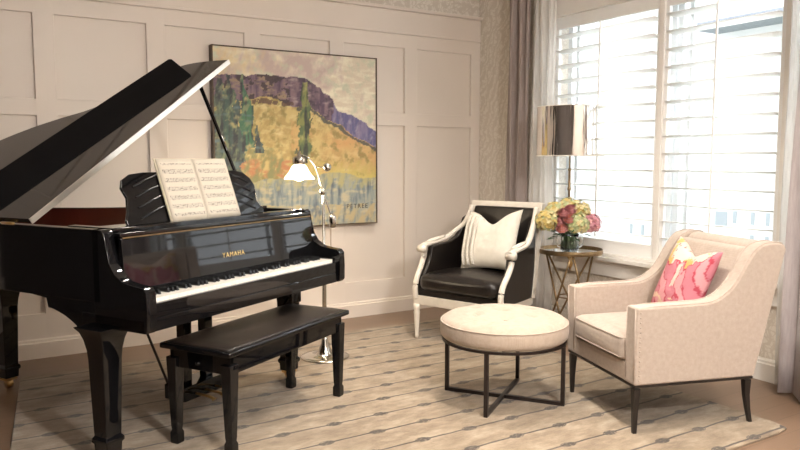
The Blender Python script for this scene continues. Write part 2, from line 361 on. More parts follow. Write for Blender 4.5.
# ------------------------------------------------------------------ drapes
def drape(name,y0,y1,x0,amp,waves,z0,z1,m,label,cat='curtain',thick=.003,ph=0,flare=0):
    bm=B(); n=int(waves*14); rows=[z0+(z1-z0)*i/16 for i in range(17)]; grid=[]
    for z in rows:
        r=[]
        for i in range(n+1):
            f=i/n; s=1+flare*(1-(z-z0)/(z1-z0))
            a=ph+2*math.pi*waves*f; yy=y0+(y1-y0)*f
            yc=(y0+y1)/2; r.append(bm.verts.new((x0+amp*s*math.sin(a)+.012*math.sin(z*2.3+f*9),yc+(yy-yc)*s+.25*amp*math.sin(2*a+z),z)))
        grid.append(r)
    for a,b in zip(grid,grid[1:]):
        for i in range(n): bm.faces.new((a[i],a[i+1],b[i+1],b[i]))
    o=obj(name,bm,m,smooth=True); s=o.modifiers.new('sol','SOLIDIFY'); s.thickness=thick
    return tag(o,label,cat)
drape('drape',4.31,4.54,3.83,.035,2.5,.02,2.86,'drape_dark','taupe drape hanging left of the window, behind the black armchair')
drape('sheer_curtain',4.04,4.29,3.86,.022,3.5,.02,2.86,'sheer','white sheer curtain between the taupe drape and the left shutter',thick=.001)
drape('drape',1.50,2.06,3.72,.045,3.5,.02,2.86,'drape','greige linen drape hanging at the right edge of the window, behind the beige armchair',flare=.26)
drape('sheer_curtain',1.95,2.22,3.84,.018,3.5,.02,2.86,'sheer','thin white sheer curtain over the far right shutter, beside the greige drape',thick=.001)
def rod():
    r=empty('curtain_rod',(3.84,0,2.89),0,'dark curtain rod above the window carrying the drapes','curtain rod')
    obj('pole',sweep(B(),[(0,.6,0),(0,4.75,0)],.012,10),'black_metal',r,smooth=True)
    for y in (.58,4.77): obj('finial',lathe(B(),[(.001,-.028),(.02,-.02),(.028,0),(.02,.02),(.001,.028)],(0,y,0),14),'black_metal',r,smooth=True)
    for y in (.75,2.7,4.7): boxm('bracket','black_metal',(0,XB-3.84,y-.01,y+.01,-.012,.012),r)
rod()

# ------------------------------------------------------------------ painting
def painting():
    x0,x1,z0,z1=1.545,2.87,.775,2.085; W=x1-x0; Hh=z1-z0; y=YA-.065
    root=empty('painting',((x0+x1)/2,YA-.03,z0),0,'large square oil landscape with purple ridge and golden hill in thin dark frame','painting')
    n=230; bm=B(); grid=[[bm.verts.new((-W/2+W*i/n,-.03,Hh*j/n)) for i in range(n+1)] for j in range(n+1)]
    for j in range(n):
        for i in range(n): bm.faces.new((grid[j][i],grid[j][i+1],grid[j+1][i+1],grid[j+1][i]))
    def interp(x,pts):
        for (a,b),(c,d) in zip(pts,pts[1:]):
            if x<=c: return b+(d-b)*(x-a)/(c-a) if x>=a else b
        return pts[-1][1]
    ridge=[(0,.15),(.2,.145),(.3,.135),(.45,.135),(.55,.155),(.63,.20),(.70,.25),(.735,.32),(.80,.345),(.9,.385),(1,.43)]   # measured from the top
    rbot=[(0,.30),(.25,.27),(.36,.265),(.45,.31),(.52,.30),(.60,.345),(.70,.38),(.8,.435),(.9,.49),(1,.54)]
    def c(v):
        u=(v.x+W/2)/W; w=1-v.z/Hh
        wx=u+.02*fbm(u*8,w*8,1); wy=w+.016*fbm(u*9,w*9,5)
        st=fbm(u*26+w*9,w*12-u*6,3); st2=fbm(u*12,w*34,7); big=fbm(u*4,w*5,11); ver=fbm(u*38,w*6,13); dab=fbm(u*17+w*6,w*17-u*6,17)
        def mx(a,b,f): f=max(0,min(1,f)); return tuple(p*(1-f)+q*f for p,q in zip(a,b))
        ry=interp(wx,ridge); hb=interp(wx,rbot)
        if wy<ry:
            col=mx((216,204,182),(234,228,206),.5+st2*1.2+big*.8); col=mx(col,(196,176,168),big*1.6+.05-st*.5); col=mx(col,(214,190,140),(.3-wx)*2+.5*st); col=mx(col,(198,200,176),dab*1.4-.1)
        elif wy<hb:
            if wx<.71: col=mx((128,104,114),(86,66,88),.5+ver*1.6); col=mx(col,(62,50,68),dab*1.6-.05); col=mx(col,(164,146,146),st2*1.4-.1)
            else: col=mx((124,116,148),(88,86,132),.5+ver*1.8); col=mx(col,(164,160,172),st*1.2-.1); col=mx(col,(70,66,100),dab-.15)
            if wx<.42: col=mx(col,(150,128,106),.35+st2*1.6+dab*.8)
            if wx<.45 and dab>.12: col=mx(col,(58,46,52),.85)
        elif wy<.715+.02*math.sin(wx*7):
            col=mx((196,176,116),(172,148,92),.5+st*1.6+big*.6); col=mx(col,(208,194,138),st2*1.3-.05)
            if wx>.45: col=mx(col,(200,154,100),(wx-.45)*1.5*(1-abs(wy-.55)*4)+big*.8+.1)
            col=mx(col,(128,130,74),dab*2.0-.25); col=mx(col,(158,126,74),dab*1.3-.2)
            if wy>.62 and wx>.4: col=mx(col,(200,188,98),(wy-.62)*7+st*.5)
            if wx<.48 and wy>.60: col=mx(col,(182,124,82),.35+st2*1.8)
            if wx<.40 and wy>.55: col=mx(col,(134,134,88),.3+st*1.6)
        else:
            col=mx((158,162,150),(124,138,142),.5+ver*1.8); col=mx(col,(190,182,152),st2*1.5+(.05 if wy<.88 else .2)); col=mx(col,(92,104,114),ver*1.4-.25)
            if wy>.88: col=mx(col,(184,168,128),.4+st*1.4)
            if wy<.79: col=mx(col,(176,168,120),(.79-wy)*10+st)
        if abs(wy-hb-.012)<.009+.006*st and wx>.48: col=mx(col,(66,68,66),.8)
        if abs(wy-.29)<.012 and .2<wx<.46 and st>-.15: col=mx(col,(84,60,50),.75)
        for cx,top,wd,dk,bt in ((.03,.17,.042,0,.76),(.085,.15,.042,1,.70),(.17,.14,.030,3,.56),(.125,.28,.040,2,.74),(.205,.31,.034,3,.54),(.25,.42,.028,2,.58)):
            if top<wy<bt:
                ww=wd*min(1,.22+(wy-top)*3.4)*(1+.8*fbm(u*22,w*13,cx*9))
                if abs(wx-cx)<ww:
                    a=[(92,106,88),(56,84,76),(66,84,82),(60,110,82)][dk]; col=mx(a,(44,52,56),.25+ver*2.2); col=mx(col,(124,136,100),st*1.7-.1); col=mx(col,(172,160,112),dab*1.5-.3); col=mx(col,(96,120,124),st2*1.2-.2)
        if .17<wy<.64:
            ww=.040*(1+1.0*fbm(u*22,w*15,33))*(.45+min(.8,(wy-.17)*3))
            if abs(wx-.53)<ww*.8: col=mx((84,102,66),(128,134,76),.5+st*1.8); col=mx(col,(46,56,48),ver*2); col=mx(col,(190,180,120),dab-.2)
        return srgb(*[max(0,min(255,k*1.04)) for k in col])
    bmesh.ops.recalc_face_normals(bm,faces=bm.faces[:]); me=bpy.data.meshes.new('canvas'); bm.to_mesh(me); bm.free(); col_layer(me,c); link('canvas',me,'oil_paint',root,smooth=True)
    boxm('canvas_side','canvas_edge',(-W/2,W/2,-.029,.026,0,Hh),root)
    bm=B(); g=.008
    for a in ((-W/2-g,-W/2,0,Hh),(W/2,W/2+g,0,Hh),(-W/2-g,W/2+g,-g,0),(-W/2-g,W/2+g,Hh,Hh+g)): box(bm,a[0],a[1],-.04,.028,a[2],a[3])
    obj('frame',bm,'frame_wood',root)
    s=text_mesh('signature','PETREE',.05,'ink',root); s.rotation_euler=(math.pi/2,0,0); s.location=(W*.5-.175,-.0325,.135); s.scale=(1,1,1)
painting()

# ------------------------------------------------------------------ grand piano
PA=R_(30.25)
piano=empty('grand_piano',(.454,3.053,0),PA,'black lacquered baby grand piano with raised lid and open keyboard','piano')
PW=1.425
def arc(pts,n=5): return [(p[0],p[1]) for p in smooth_pts([(a,b,0) for a,b in pts],n)]
bent=arc([(PW,.0),(PW,.45),(PW-.02,.72),(PW-.13,.90),(1.08,1.02),(.92,1.20),(.80,1.42),(.66,1.57),(.45,1.63),(.22,1.62),(.07,1.55),(0,1.40),(0,.0)][:12],5)+[(0,0)]
def inset(pts,dd):
    k=len(pts); out=[]
    for i in range(k):
        a,b,c=Vector(pts[i-1]),Vector(pts[i]),Vector(pts[(i+1)%k])
        n1=Vector((-(b-a).y,(b-a).x)); n2=Vector((-(c-b).y,(c-b).x))
        n1=n1.normalized() if n1.length>1e-6 else n2; n2=n2.normalized() if n2.length>1e-6 else n1
        m=(n1+n2); m=m.normalized()/max(.4,(m.normalized().dot(n1))); out.append(tuple(b+m*dd))
    return out
inn=inset(bent,.05)
def ring_wall(bm,o,i,z0,z1):
    k=len(o); V=[[bm.verts.new((*p,z)) for p in L] for L,z in ((o,z0),(o,z1),(i,z1),(i,z0))]
    for a in range(4):
        A,Bq=V[a],V[(a+1)%4]
        for j in range(k): bm.faces.new((A[j],A[(j+1)%k],Bq[(j+1)%k],Bq[j]))
    return bm
rim=obj('rim',ring_wall(B(),bent,inn,.70,1.0),'black_lacquer',piano,bevel=.004)
obj('inner_rim',ring_wall(B(),inset(bent,.051),inset(bent,.060),.84,.996),'maroon',piano)
def plate(name,pts,z0,z1,m):
    return obj(name,prism(B(),pts,lambda p,q,h:(p,q,h),z0,z1),m,piano)
plate('soundboard',inset(bent,.048),.74,.76,'spruce')
plate('iron_plate',inset(bent,.075),.86,.875,'gold_plate')
bm=B()
for i in range(60):
    u=.10+i*.0205; v1=1.5 if u<.5 else (1.35-(u-.5)*.9 if u<1.1 else .80-(u-1.1)*.6)
    sweep(bm,[(u,.30,.888),(u,v1,.888)],.0008,3)
tag(obj('strings',bm,'nickel',piano),kind='stuff')
for u,v,a in ((.3,.9,.1),(.75,.8,-.1),(1.05,.62,-.2)):
    obj('plate_strut',sweep(B(),[(u,.28,.893),(u+a,v+.5 if u<.8 else v+.2,.893)],(.014),6),'gold_plate',piano)
obj('pin_block_felt',box(B(),.06,PW-.06,.28,.31,.876,.884),'maroon',piano)
# front assembly
obj('key_bed',box(B(),.0,PW,-.245,.12,.60,.655),'black_lacquer',piano,bevel=.004)
chk=[(.04,.60),(-.248,.60),(-.260,.615),(-.262,.69),(-.258,.765),(-.243,.782),(-.19,.787),(-.13,.797),(-.085,.825),(-.055,.87),(-.04,.93),(-.03,.985),(-.015,1.0),(.04,1.0)]
for y0 in (0,PW-.052): obj('arm',prism(B(),chk,lambda p,q,h:(h,p,q),y0,y0+.052),'black_lacquer',piano,bevel=.004)
obj('key_slip',box(B(),.052,PW-.052,-.245,-.222,.655,.712),'black_lacquer',piano,bevel=.003)
for u0 in (.052,PW-.062): obj('key_block',box(B(),u0,u0+.01,-.221,-.08,.655,.735),'black_lacquer',piano,bevel=.003)
K0,K1=.058,PW-.063; kw=(K1-K0)/52
src=obj('white_key',box(B(),.0006,kw-.0006,-.218,-.07,.685,.727),'ivory',piano,bevel=.0012)
src.location=(K0,0,0)
for i in range(1,52):
    o=src.copy(); COL.objects.link(o); o.parent=piano; o.location=(K0+i*kw,0,0)
bsrc=None
for i in range(51):
    if (i+5)%7 in (0,1,3,4,5) if False else (i%7) in (0,2,3,5,6):   # A# C# D# F# G# pattern from A0
        if bsrc is None:
            bm=B(); loft_rect(bm,[(0,-.117,.727,.0062,.050),(0,-.114,.745,.0050,.045)]); bsrc=o=obj('black_key',bm,'ebony',piano,bevel=.001)
        else: o=bsrc.copy(); COL.objects.link(o); o.parent=piano
        o.location=(K0+(i+1)*kw,0,0)
fb=prism(B(),[(-.088,.728),(-.083,.722),(-.05,.722),(-.05,.966),(-.062,.967),(-.069,.955),(-.082,.742)],lambda p,q,h:(h,p,q),.054,PW-.054)
fall=obj('fallboard',fb,'black_lacquer',piano,bevel=.003)
lg=text_mesh('maker_name','YAMAHA',.033,'gilt',piano); lg.rotation_euler=(math.pi/2-math.atan2(.013,.213),0,0); lg.location=(.71,-.0782,.825)
boxm('fallboard_hinge','antique_brass',(.06,PW-.06,-.071,-.066,.962,.967),piano)
boxm('music_shelf','black_lacquer',(.05,PW-.05,-.067,.27,.968,.985),piano,bevel=.004)
for u0 in (.055,PW-.095): boxm('shelf_rail','black_lacquer',(u0,u0+.04,-.02,.26,.986,1.003),piano,bevel=.003)
boxm('shelf_block','black_lacquer',(1.02,PW-.12,.19,.27,.986,1.02),piano,bevel=.004)
# music desk: scalloped outline leaning back
ds=[(.27,0),(1.13,0),(1.135,.03),(1.10,.075),(1.115,.12),(1.12,.155),(1.10,.195),(1.06,.225),(1.0,.238),(.7,.236),(.42,.236),(.345,.228),(.30,.205),(.285,.17),(.30,.125),(.285,.07),(.265,.03)]
ds=[((p-.70)*1.07+.69,q*1.07) for p,q in ds]
dsk=arc([ds[-1]]+ds[1:],3)
TL=R_(20); dv,dz=math.sin(TL),math.cos(TL)
desk=obj('music_desk',prism(B(),ds,lambda p,q,h:(p,.085+q*dv-h*dz,.987+q*dz+h*dv),0,-.014),'black_lacquer',piano,bevel=.003)
boxm('desk_ledge','black_lacquer',(.27,1.13,.045,.085,.985,.997),piano,bevel=.002)
# raised ridges on the desk, shaped after the shutter stripes reflected in it
for sgn,cx,x1 in ((1,.31,.50),(-1,1.09,.93)):
    for k in range(4):
        q0=.035+k*.05; pts=[(cx,q0),( (cx+x1)/2,q0+.035),(x1,q0+.06)]
        P=[(p,.085+q*dv-.0005,.987+q*dz-.0002) for p,q in pts]
        obj('stripe_ridge',sweep(B(),smooth_pts(P,5),[(.006,.006)]*11,6,up=(0,-1,.3)),'black_lacquer',desk,smooth=True)
# lid: plane rises from the spine
LA=R_(33); cw,sw=math.cos(LA),math.sin(LA); LV0=.426; LZ=1.03
def lidp(w,v,hh): return (w*cw-hh*sw, LV0+v, LZ-.012+w*sw+hh*cw)
lo=arc([(1.52,0),(1.525,.18),(1.49,.34),(1.36,.46),(1.16,.53),(1.0,.62),(.90,.78),(.80,.92),(.66,1.05),(.45,1.17),(.22,1.20),(0.0,1.17)],4)+[(0,0)]
lid=obj('lid',prism(B(),lo,lambda p,q,h:lidp(p,q,h),-.011,.011),'black_lacquer',piano,bevel=.003)
obj('lid_edge_strip',prism(B(),[(.0,-.0135),(1.52,-.0135),(1.52,.0125),(.0,.0125)],lambda p,q,h:lidp(p,h,q),-.006,0),'nickel',piano)
# folded flap standing off the lid
FT=R_(68)
def flap(p,q,h): return lidp(p,.27-.10*p+q*math.sin(FT)-h*math.cos(FT),.013+q*math.cos(FT)+h*math.sin(FT))
fl=obj('lid_flap',prism(B(),[(-.02,0),(1.33,0),(1.345,.01),(1.42,.20),(1.41,.215),(-.02,.215)],flap,-.02,0),'black_matte',piano,bevel=.004)
for v in (.15,.75): obj('lid_hinge',sweep(B(),[(-.004,LV0+v-.04,1.004),(-.004,LV0+v+.04,1.004)],.007,8),'brass',piano,smooth=True)
obj('lid_prop',sweep(B(),[(1.385,.40,1.0),(1.385,.42,1.06),(1.09,.49,LZ+1.09*math.tan(LA)-.014)],.011,8),'black_lacquer',piano,smooth=True)
# legs
def pleg(u,v,zt=.60,z0=.012):
    s=[(.085,zt),(.068,.575),(.058,.545),(.050,.50),(.047,.46),(.039,.15),(.038,.135),(.047,.125),(.047,.11),(.040,.10),(.038,.06)]
    bm=loft_rect(B(),[(u,v,z,r,r) for r,z in s]); l=obj('leg',bm,'black_lacquer',piano,bevel=.004)
    obj('ferrule',loft_rect(B(),[(u,v,.06,.032,.032),(u,v,.045,.030,.030)]),'brass',l)
    obj('caster',sweep(B(),[(u-.012,v,z0+.026),(u+.012,v,z0+.026)],.026,18),'brass',l,smooth=True)
    return l
pleg(.034,.03); pleg(PW-.08,.08); pleg(.48,1.39,.70,0)
brk=[(.155,.60),(.165,.55),(.185,.60),(.25,.645),(.42,.70),(.55,.705),(.55,.74),(-.0,.74),(-.0,.60)]
brk=arc([(.10,.46),(.112,.52),(.15,.58),(.22,.62),(.30,.645),(.34,.65)],4)+[(.35,.69),(.47,.701),(.47,.72),(.02,.72),(.02,.46)]
for u0 in (.004,PW-.125): obj('leg_bracket',prism(B(),brk,lambda p,q,h:(h,p,q),u0,u0+.09),'black_lacquer',piano,bevel=.003)
boxm('leg_block','black_lacquer',(.38,.58,1.29,1.49,.66,.74),piano,bevel=.004)
# lyre
ly=obj('pedal_lyre',box(B(),.60,.90,.16,.30,.075,.15),'black_lacquer',piano,bevel=.004)
for u in (.665,.815): obj('lyre_post',loft_rect(B(),[(u,.22,.15,.024,.024),(u,.22,.60,.030,.026)]),'black_lacquer',ly,bevel=.003)
for u in (.68,.75,.82):
    obj('pedal',sweep(B(),smooth_pts([(u,.17,.10),(u,.08,.098),(u,.04,.088)],4),[(.011,.006)]*8+[(.018,.006)],8),'brass',ly,smooth=True)
for u in (.62,.88): obj('lyre_brace',sweep(B(),[(u,.28,.12),(u,.62,.73)],.007,8),'black_metal',ly,smooth=True)

# sheet music on the desk
sm=empty('sheet_music',(.454,3.053,0),PA,'open sheet music book with cream pages standing on the piano','sheet music')
def page(u0,u1,name,bend):
    bm=B(); uvl=bm.loops.layers.uv.new('UVMap'); n=10; G=[]
    for j in range(n+1):
        r=[]
        for i in range(n+1):
            a=i/n; b=j/n; q=b*.305; off=.016+bend*math.sin(math.pi*a)*.012+.002
            r.append((bm.verts.new((u0+(u1-u0)*a,.085+q*dv-off*dz,.9985+q*dz-off*dv*0+off*dv*.0),),a,b))
        G.append(r)
    for j in range(n):
        for i in range(n):
            c=[G[j][i],G[j][i+1],G[j+1][i+1],G[j+1][i]]; f=bm.faces.new([k[0] for k in c])
            for lp,k in zip(f.loops,c): lp[uvl].uv=(k[1],k[2])
    o=obj(name,bm,'music_page',sm,smooth=True); s=o.modifiers.new('s','SOLIDIFY'); s.thickness=.0015
    return o
page(.468,.703,'page',1); page(.703,.938,'page',1)
obj('book_block',prism(B(),[(.463,0),(.943,0),(.943,.307),(.463,.307)],lambda p,q,h:(p,.085+q*dv-h*dz,.9985+q*dz),.004,.012),'paper_edge',sm)

# ------------------------------------------------------------------ piano bench
bench=empty('piano_bench',(1.222,3.262,.012),R_(31.5),'black piano bench with dark leather top standing before the keyboard','bench')
def spade(x,y):
    return obj('leg',loft_rect(B(),[(x,y,z,r,r) for r,z in ((.020,.0),(.022,.01),(.022,.05),(.017,.062),(.019,.08),(.027,.36),(.028,.40))]),'black_lacquer',bench,bevel=.003)
for sx in (-1,1):
    for sy in (-1,1): spade(sx*.435,sy*.155)
bm=B(); box(bm,-.45,.45,-.17,-.145,.355,.44); box(bm,-.45,.45,.145,.17,.355,.44); box(bm,-.45,-.425,-.17,.17,.355,.44); box(bm,.425,.45,-.17,.17,.355,.44)
obj('apron',bm,'black_lacquer',bench,bevel=.003)
obj('top',box(B(),-.485,.485,-.20,.20,.44,.466),'black_lacquer',bench,bevel=.008,seg=3)
obj('seat_pad',cushion_bm(-.462,.462,-.178,.178,.458,.474,.004,10,.012),'bench_leather',bench,smooth=True)
for sx in (-.49,.49):
    obj('knob',lathe(B(),[(.004,-.008),(.014,-.006),(.014,.006),(.004,.008)],(sx*.93,0,.39),12),'black_satin',bench,smooth=True)

# ------------------------------------------------------------------ floor lamp
fl_=empty('floor_lamp',(1.94,4.08,0),R_(-31.6),'chrome swing-arm floor lamp with lit clear bell shade beside the piano','floor lamp')
obj('base',lathe(B(),[(.150,.012),(.156,.016),(.154,.022),(.12,.027),(.06,.03),(.045,.05),(.030,.09),(.020,.13),(.014,.15)],n=40),'steel',fl_,smooth=True)
obj('pole',lathe(B(),[(.014,.08),(.014,.62),(.009,.63),(.009,1.07),(.004,1.075)],n=16),'steel',fl_,smooth=True)
obj('joint_knob',lathe(B(),[(.003,-.022),(.018,-.015),(.022,0),(.018,.015),(.003,.022)],(-.005,0,1.08),16),'steel',fl_,smooth=True)
arm=[(.055,.0,.915),(-.003,0,1.085),(-.040,0,1.215),(-.075,0,1.275),(-.11,0,1.305),(-.15,0,1.312)]
obj('swing_arm',sweep(B(),smooth_pts(arm,6),.0055,8),'steel',fl_,smooth=True)
obj('counterweight',lathe(B(),[(.004,-.05),(.020,-.045),(.024,-.01),(.024,.02),(.014,.035),(.004,.04)],(.058,0,.90),16),'steel',fl_,smooth=True)
obj('tension_knob',lathe(B(),[(.003,-.028),(.022,-.018),(.028,0),(.022,.018),(.003,.028)],(.026,0,1.235),16),'steel',fl_,smooth=True)
obj('knob_rod',sweep(B(),[(.026,0,1.235),(-.044,0,1.235)],.004,6),'steel',fl_,smooth=True)
obj('socket',lathe(B(),[(.006,.085),(.012,.06),(.026,.052),(.040,.045),(.042,.02),(.036,.0),(.026,-.004)],(-.150,0,1.25),20),'steel',fl_,smooth=True)
shade=obj('shade',lathe(B(),[(.036,1.25),(.050,1.235),(.062,1.21),(.080,1.185),(.094,1.168),(.096,1.158),(.093,1.158),(.090,1.168),(.076,1.187),(.059,1.21),(.047,1.235),(.033,1.25)],(-.150,0,0),32,cap=False),'frost',fl_,smooth=True)
obj('bulb',lathe(B(),[(.004,1.150),(.022,1.154),(.036,1.17),(.038,1.19),(.028,1.215),(.016,1.235),(.012,1.245)],(-.150,0,0),20),'bulb',fl_,smooth=True)

# ------------------------------------------------------------------ ottoman
ot=empty('ottoman',(2.412,2.868,.012),R_(35),'round beige tufted ottoman on black metal crossed base','ottoman')
def ott_top():
    bm=B(); Rr=.335; prof=[]
    for i in range(26):
        a=i/25; rr=a*.985; prof.append((max(Rr*rr,.001),.482-.046*rr**2.6-.012*max(0,(rr-.9)/.085)**2))
    prof+=[(Rr*1.0,.418),(Rr*1.008,.406),(Rr*1.008,.370),(Rr*1.0,.352),(Rr*.97,.340),(Rr*.8,.336),(.001,.336)]
    tf=[(.0,.0)]+[(.17*math.cos(2*math.pi*k/6+.3),.17*math.sin(2*math.pi*k/6+.3)) for k in range(6)]
    lathe(bm,prof,n=64,cap=False)
    for v in bm.verts:
        if v.co.z>.42:
            for x,y in tf:
                dd=math.hypot(v.co.x-x,v.co.y-y); v.co.z-=.020*math.exp(-(dd/.030)**2)
    return bm,tf
bm,tf=ott_top(); cu=obj('cushion',bm,'ottoman_linen',ot,smooth=True)
for x,y in tf: obj('tuft_button',lathe(B(),[(.002,-.004),(.010,0),(.008,.005),(.002,.007)],(x,y,.463-.036*(math.hypot(x,y)/.335)**2.6),12),'ottoman_linen',cu,smooth=True)
circ=lambda r,z,n=64:[(r*math.cos(2*math.pi*i/n),r*math.sin(2*math.pi*i/n),z) for i in range(n)]
obj('welt',sweep(B(),circ(.334,.423),.0042,6,closed=True),'ottoman_linen',cu,smooth=True)
obj('frame_ring',sweep(B(),circ(.322,.327),[(.010,.009)]*64,4,closed=True),'black_metal',ot)
for a in range(4):
    A=R_(90*a); x,y=.317*math.cos(A),.317*math.sin(A)
    o=boxm('leg','black_metal',(-.010,.010,-.010,.010,.0,.325),ot); o.location=(x,y,0); o.rotation_euler=(0,0,A)
for a in range(2):
    o=boxm('base_bar','black_metal',(-.325,.325,-.010,.010,.0,.018+.0006*a),ot); o.rotation_euler=(0,0,R_(90*a))

# ------------------------------------------------------------------ beige armchair (local x = depth, y = width)
ac=empty('armchair',(2.580,2.141,.010),math.atan2(-.305,.953),'beige linen armchair with sloping arms and black tapered legs by the window','armchair')
AWD=.665; AT=.085
top_=arc([(0,.598),(.15,.600),(.29,.602),(.38,.606),(.44,.625),(.497,.664),(.54,.718),(.579,.782),(.62,.84),(.668,.871),(.74,.880),(.785,.869)],3)
sidep=[(-.0,.235),(.0,.60)]+top_[1:]+[(.795,.845),(.645,.235)]
def arm_(y0):
    o=obj('arm',prism(B(),sidep,lambda p,q,h:(p,h,q),y0,y0+AT),'linen',ac,bevel=.014,seg=4)
    for yy in (y0+.008,y0+AT-.008):
        obj('piping',sweep(B(),[(p,yy,q+.001) for p,q in [(0.0,.26)]+[(.0,.59)]+top_[2:-1]],.0038,6,up=(0,1,0)),'linen',o,smooth=True)
    return o
a1=arm_(0); a2=arm_(AWD-AT)
backp=[(.50,.40),(.665,.835),(.69,.868),(.73,.878),(.775,.868),(.79,.84),(.645,.245),(.50,.245)]
obj('backrest',prism(B(),backp,lambda p,q,h:(p,h,q),AT-.01,AWD-AT+.01),'linen',ac,bevel=.02,seg=4)
obj('back_cushion',prism(B(),[(.44,.45),(.455,.44),(.50,.44),(.665,.80),(.66,.845),(.64,.852),(.615,.84),(.60,.81)],lambda p,q,h:(p,h,q),AT+.004,AWD-AT-.004),'linen',ac,bevel=.018,seg=4)
obj('seat_rail',box(B(),.004,.50,AT-.006,AWD-AT+.006,.235,.325),'linen',ac,bevel=.008)
sc=obj('seat_cushion',cushion_bm(-.012,.475,AT+.003,AWD-AT-.003,.327,.452,.016,14,.03),'linen',ac,smooth=True)
for z in (.345,.436): obj('piping',sweep(B(),[(.45,AT+.01,z),(.006,AT+.01,z),(-.012,AT+.035,z),(-.016,AWD/2,z),(-.012,AWD-AT-.035,z),(.006,AWD-AT-.01,z),(.45,AWD-AT-.01,z)],.0035,6),'linen',sc,smooth=True)
nl=None
for i in range(15):
    for y in (.012,):
        if nl is None: nl=o=obj('nailhead',lathe(B(),[(.0005,-.0045),(.0035,-.003),(.0045,0),(.0035,.003),(.0005,.0045)],n=8),'linen',ac,smooth=True)
        else: o=nl.copy(); COL.objects.link(o); o.parent=ac
        o.location=(.022,-.001,.26+i*.0225)
obj('base_rail',box(B(),.004,.644,.006,AWD-.006,.222,.236),'leg_black',ac,bevel=.003)
for y in (.028,AWD-.028):
    obj('leg',loft_rect(B(),[(.022,y,.0,.0095,.0095),(.022,y,.10,.012,.012),(.024,y,.217,.017,.017)]),'leg_black',ac,bevel=.003)
    obj('leg',loft_rect(B(),[(.652,y,0,.0095,.0095),(.636,y,.07,.011,.011),(.625,y,.14,.014,.013),(.622,y,.217,.018,.017)]),'leg_black',ac,bevel=.003)

# ------------------------------------------------------------------ pillows
def pillow_bm(w,h,t,chop=0,n=34,ear=.04):
    bm=B()
    for side in (1,-1):
        G=[]
        for j in range(n+1):
            r=[]
            for i in range(n+1):
                a=-1+2*i/n; b=-1+2*j/n
                x=a*w/2*(1-ear*2*(1-b*b)); z=b*h/2*(1-ear*2*(1-a*a))
                y=side*t/2*((1-a**4)*(1-b**4))**.6*(1-.25*(a*a+b*b)/2)
                k=max(0,(b+.5)/1.5)**1.5; z-=chop*k*math.exp(-(a/.45)**2); y*=1-(.35*k*math.exp(-(a/.3)**2) if chop else 0)
                y+=.004*fbm(a*3,b*3,side)*(1-a*a)*(1-b*b)
                r.append(bm.verts.new((x,y,z)))
            G.append(r)
        for j in range(n):
            for i in range(n):
                f=(G[j][i],G[j][i+1],G[j+1][i+1],G[j+1][i]); bm.faces.new(f)
    bmesh.ops.remove_doubles(bm,verts=bm.verts[:],dist=1e-5); return bm
def place(o,loc,eul): o.location=loc; o.rotation_mode='XYZ'; o.rotation_euler=eul
# pink patterned pillow: local +-x width, z up, -y faces the seat front
def pcol(v):
    x,z=v.x/.2,v.z/.2
    wx=x+.12*fbm(x*2,z*2,3); wz=z+.12*fbm(x*2,z*2,8)
    ed=.05+(.45*(wx+1)/.9 if wx<-.1 else .50-.25*(wx+.1)/.4 if wx<.3 else .25+.75*(wx-.3)/.6)
    ed+=.07*math.sin(wx*17)
    hole=abs(wx-.02)<.13-.16*abs(wz-.08) and -.22<wz<.36
    f=math.sin(wx*8.5+1.6*math.sin(wz*2.6)+3.2*fbm(x*1.2,z*1.0,12)+wz*1.1)
    if wz<ed and not hole:
        c=(208,122,138) if f<.35 else (230,160,166)
        if abs(f)<.19 or abs(wz-ed)<.045: c=(190,50,76)
        if wz<-.55 and fbm(x*3,z*4,30)>.12: c=(238,206,176)
    elif hole: c=(238,204,190) if abs(wx-.02)<.085 else (190,50,76)
    else:
        c=(236,214,198); g=fbm(x*2.2+4,z*2.2,2)
        if g>.04: c=(222,184,106)
        if abs(g+.12)<.03: c=(214,110,112)
    if wx<-.86 and wz<-.1: c=(226,190,112) if fbm(x*3,z*3,44)>-.05 else (238,214,198)
    return srgb(*[k*.9 for k in c])
pr_=empty('throw_pillow',(0,0,0),0,'pink floral throw pillow leaning in the beige linen armchair','pillow')
bm=pillow_bm(.40,.42,.13,.05,90,.05); bmesh.ops.recalc_face_normals(bm,faces=bm.faces[:]); me=bpy.data.meshes.new('cover'); bm.to_mesh(me); bm.free(); col_layer(me,pcol); link('cover',me,'printed_cotton',pr_,smooth=True)
# placed in the armchair frame
def in_frame(root,lx,ly,lz,rz,tx=0,ry=0):
    a=root.rotation_euler.z; x=root.location.x+lx*math.cos(a)-ly*math.sin(a); y=root.location.y+lx*math.sin(a)+ly*math.cos(a)
    Mx=Matrix.Translation((x,y,root.location.z+lz))@Matrix.Rotation(a+rz,4,'Z')@Matrix.Rotation(tx,4,'X')@Matrix.Rotation(ry,4,'Y')
    return Mx
pr_.matrix_world=in_frame(ac,.475,.325,.65,R_(-90-4),R_(-20),R_(6))

# ------------------------------------------------------------------ black leather bergere
bc=empty('armchair',(2.949,3.508,.012),R_(19.5),'white framed black leather armchair against the panelled wall corner','armchair')
W0=.745
def inn_y(y,x,k=.09):   # sides converge to the back
    c=W0/2; return c+(y-c)*(1-k*2*min(1,max(0,x)/.5)*.9)
for y in (.03,W0-.03):
    obj('leg',lathe(B(),[(.009,0),(.014,.02),(.012,.035),(.021,.17),(.024,.19),(.019,.20),(.026,.215),(.026,.25)],(.005,y,0),16),'white_wood',bc,smooth=True)
for y in (.11,W0-.11):
    obj('leg',loft_rect(B(),[(.60,y,0,.013,.013),(.52,y,.16,.018,.018),(.50,y,.27,.022,.02)]),'white_wood',bc,bevel=.004)
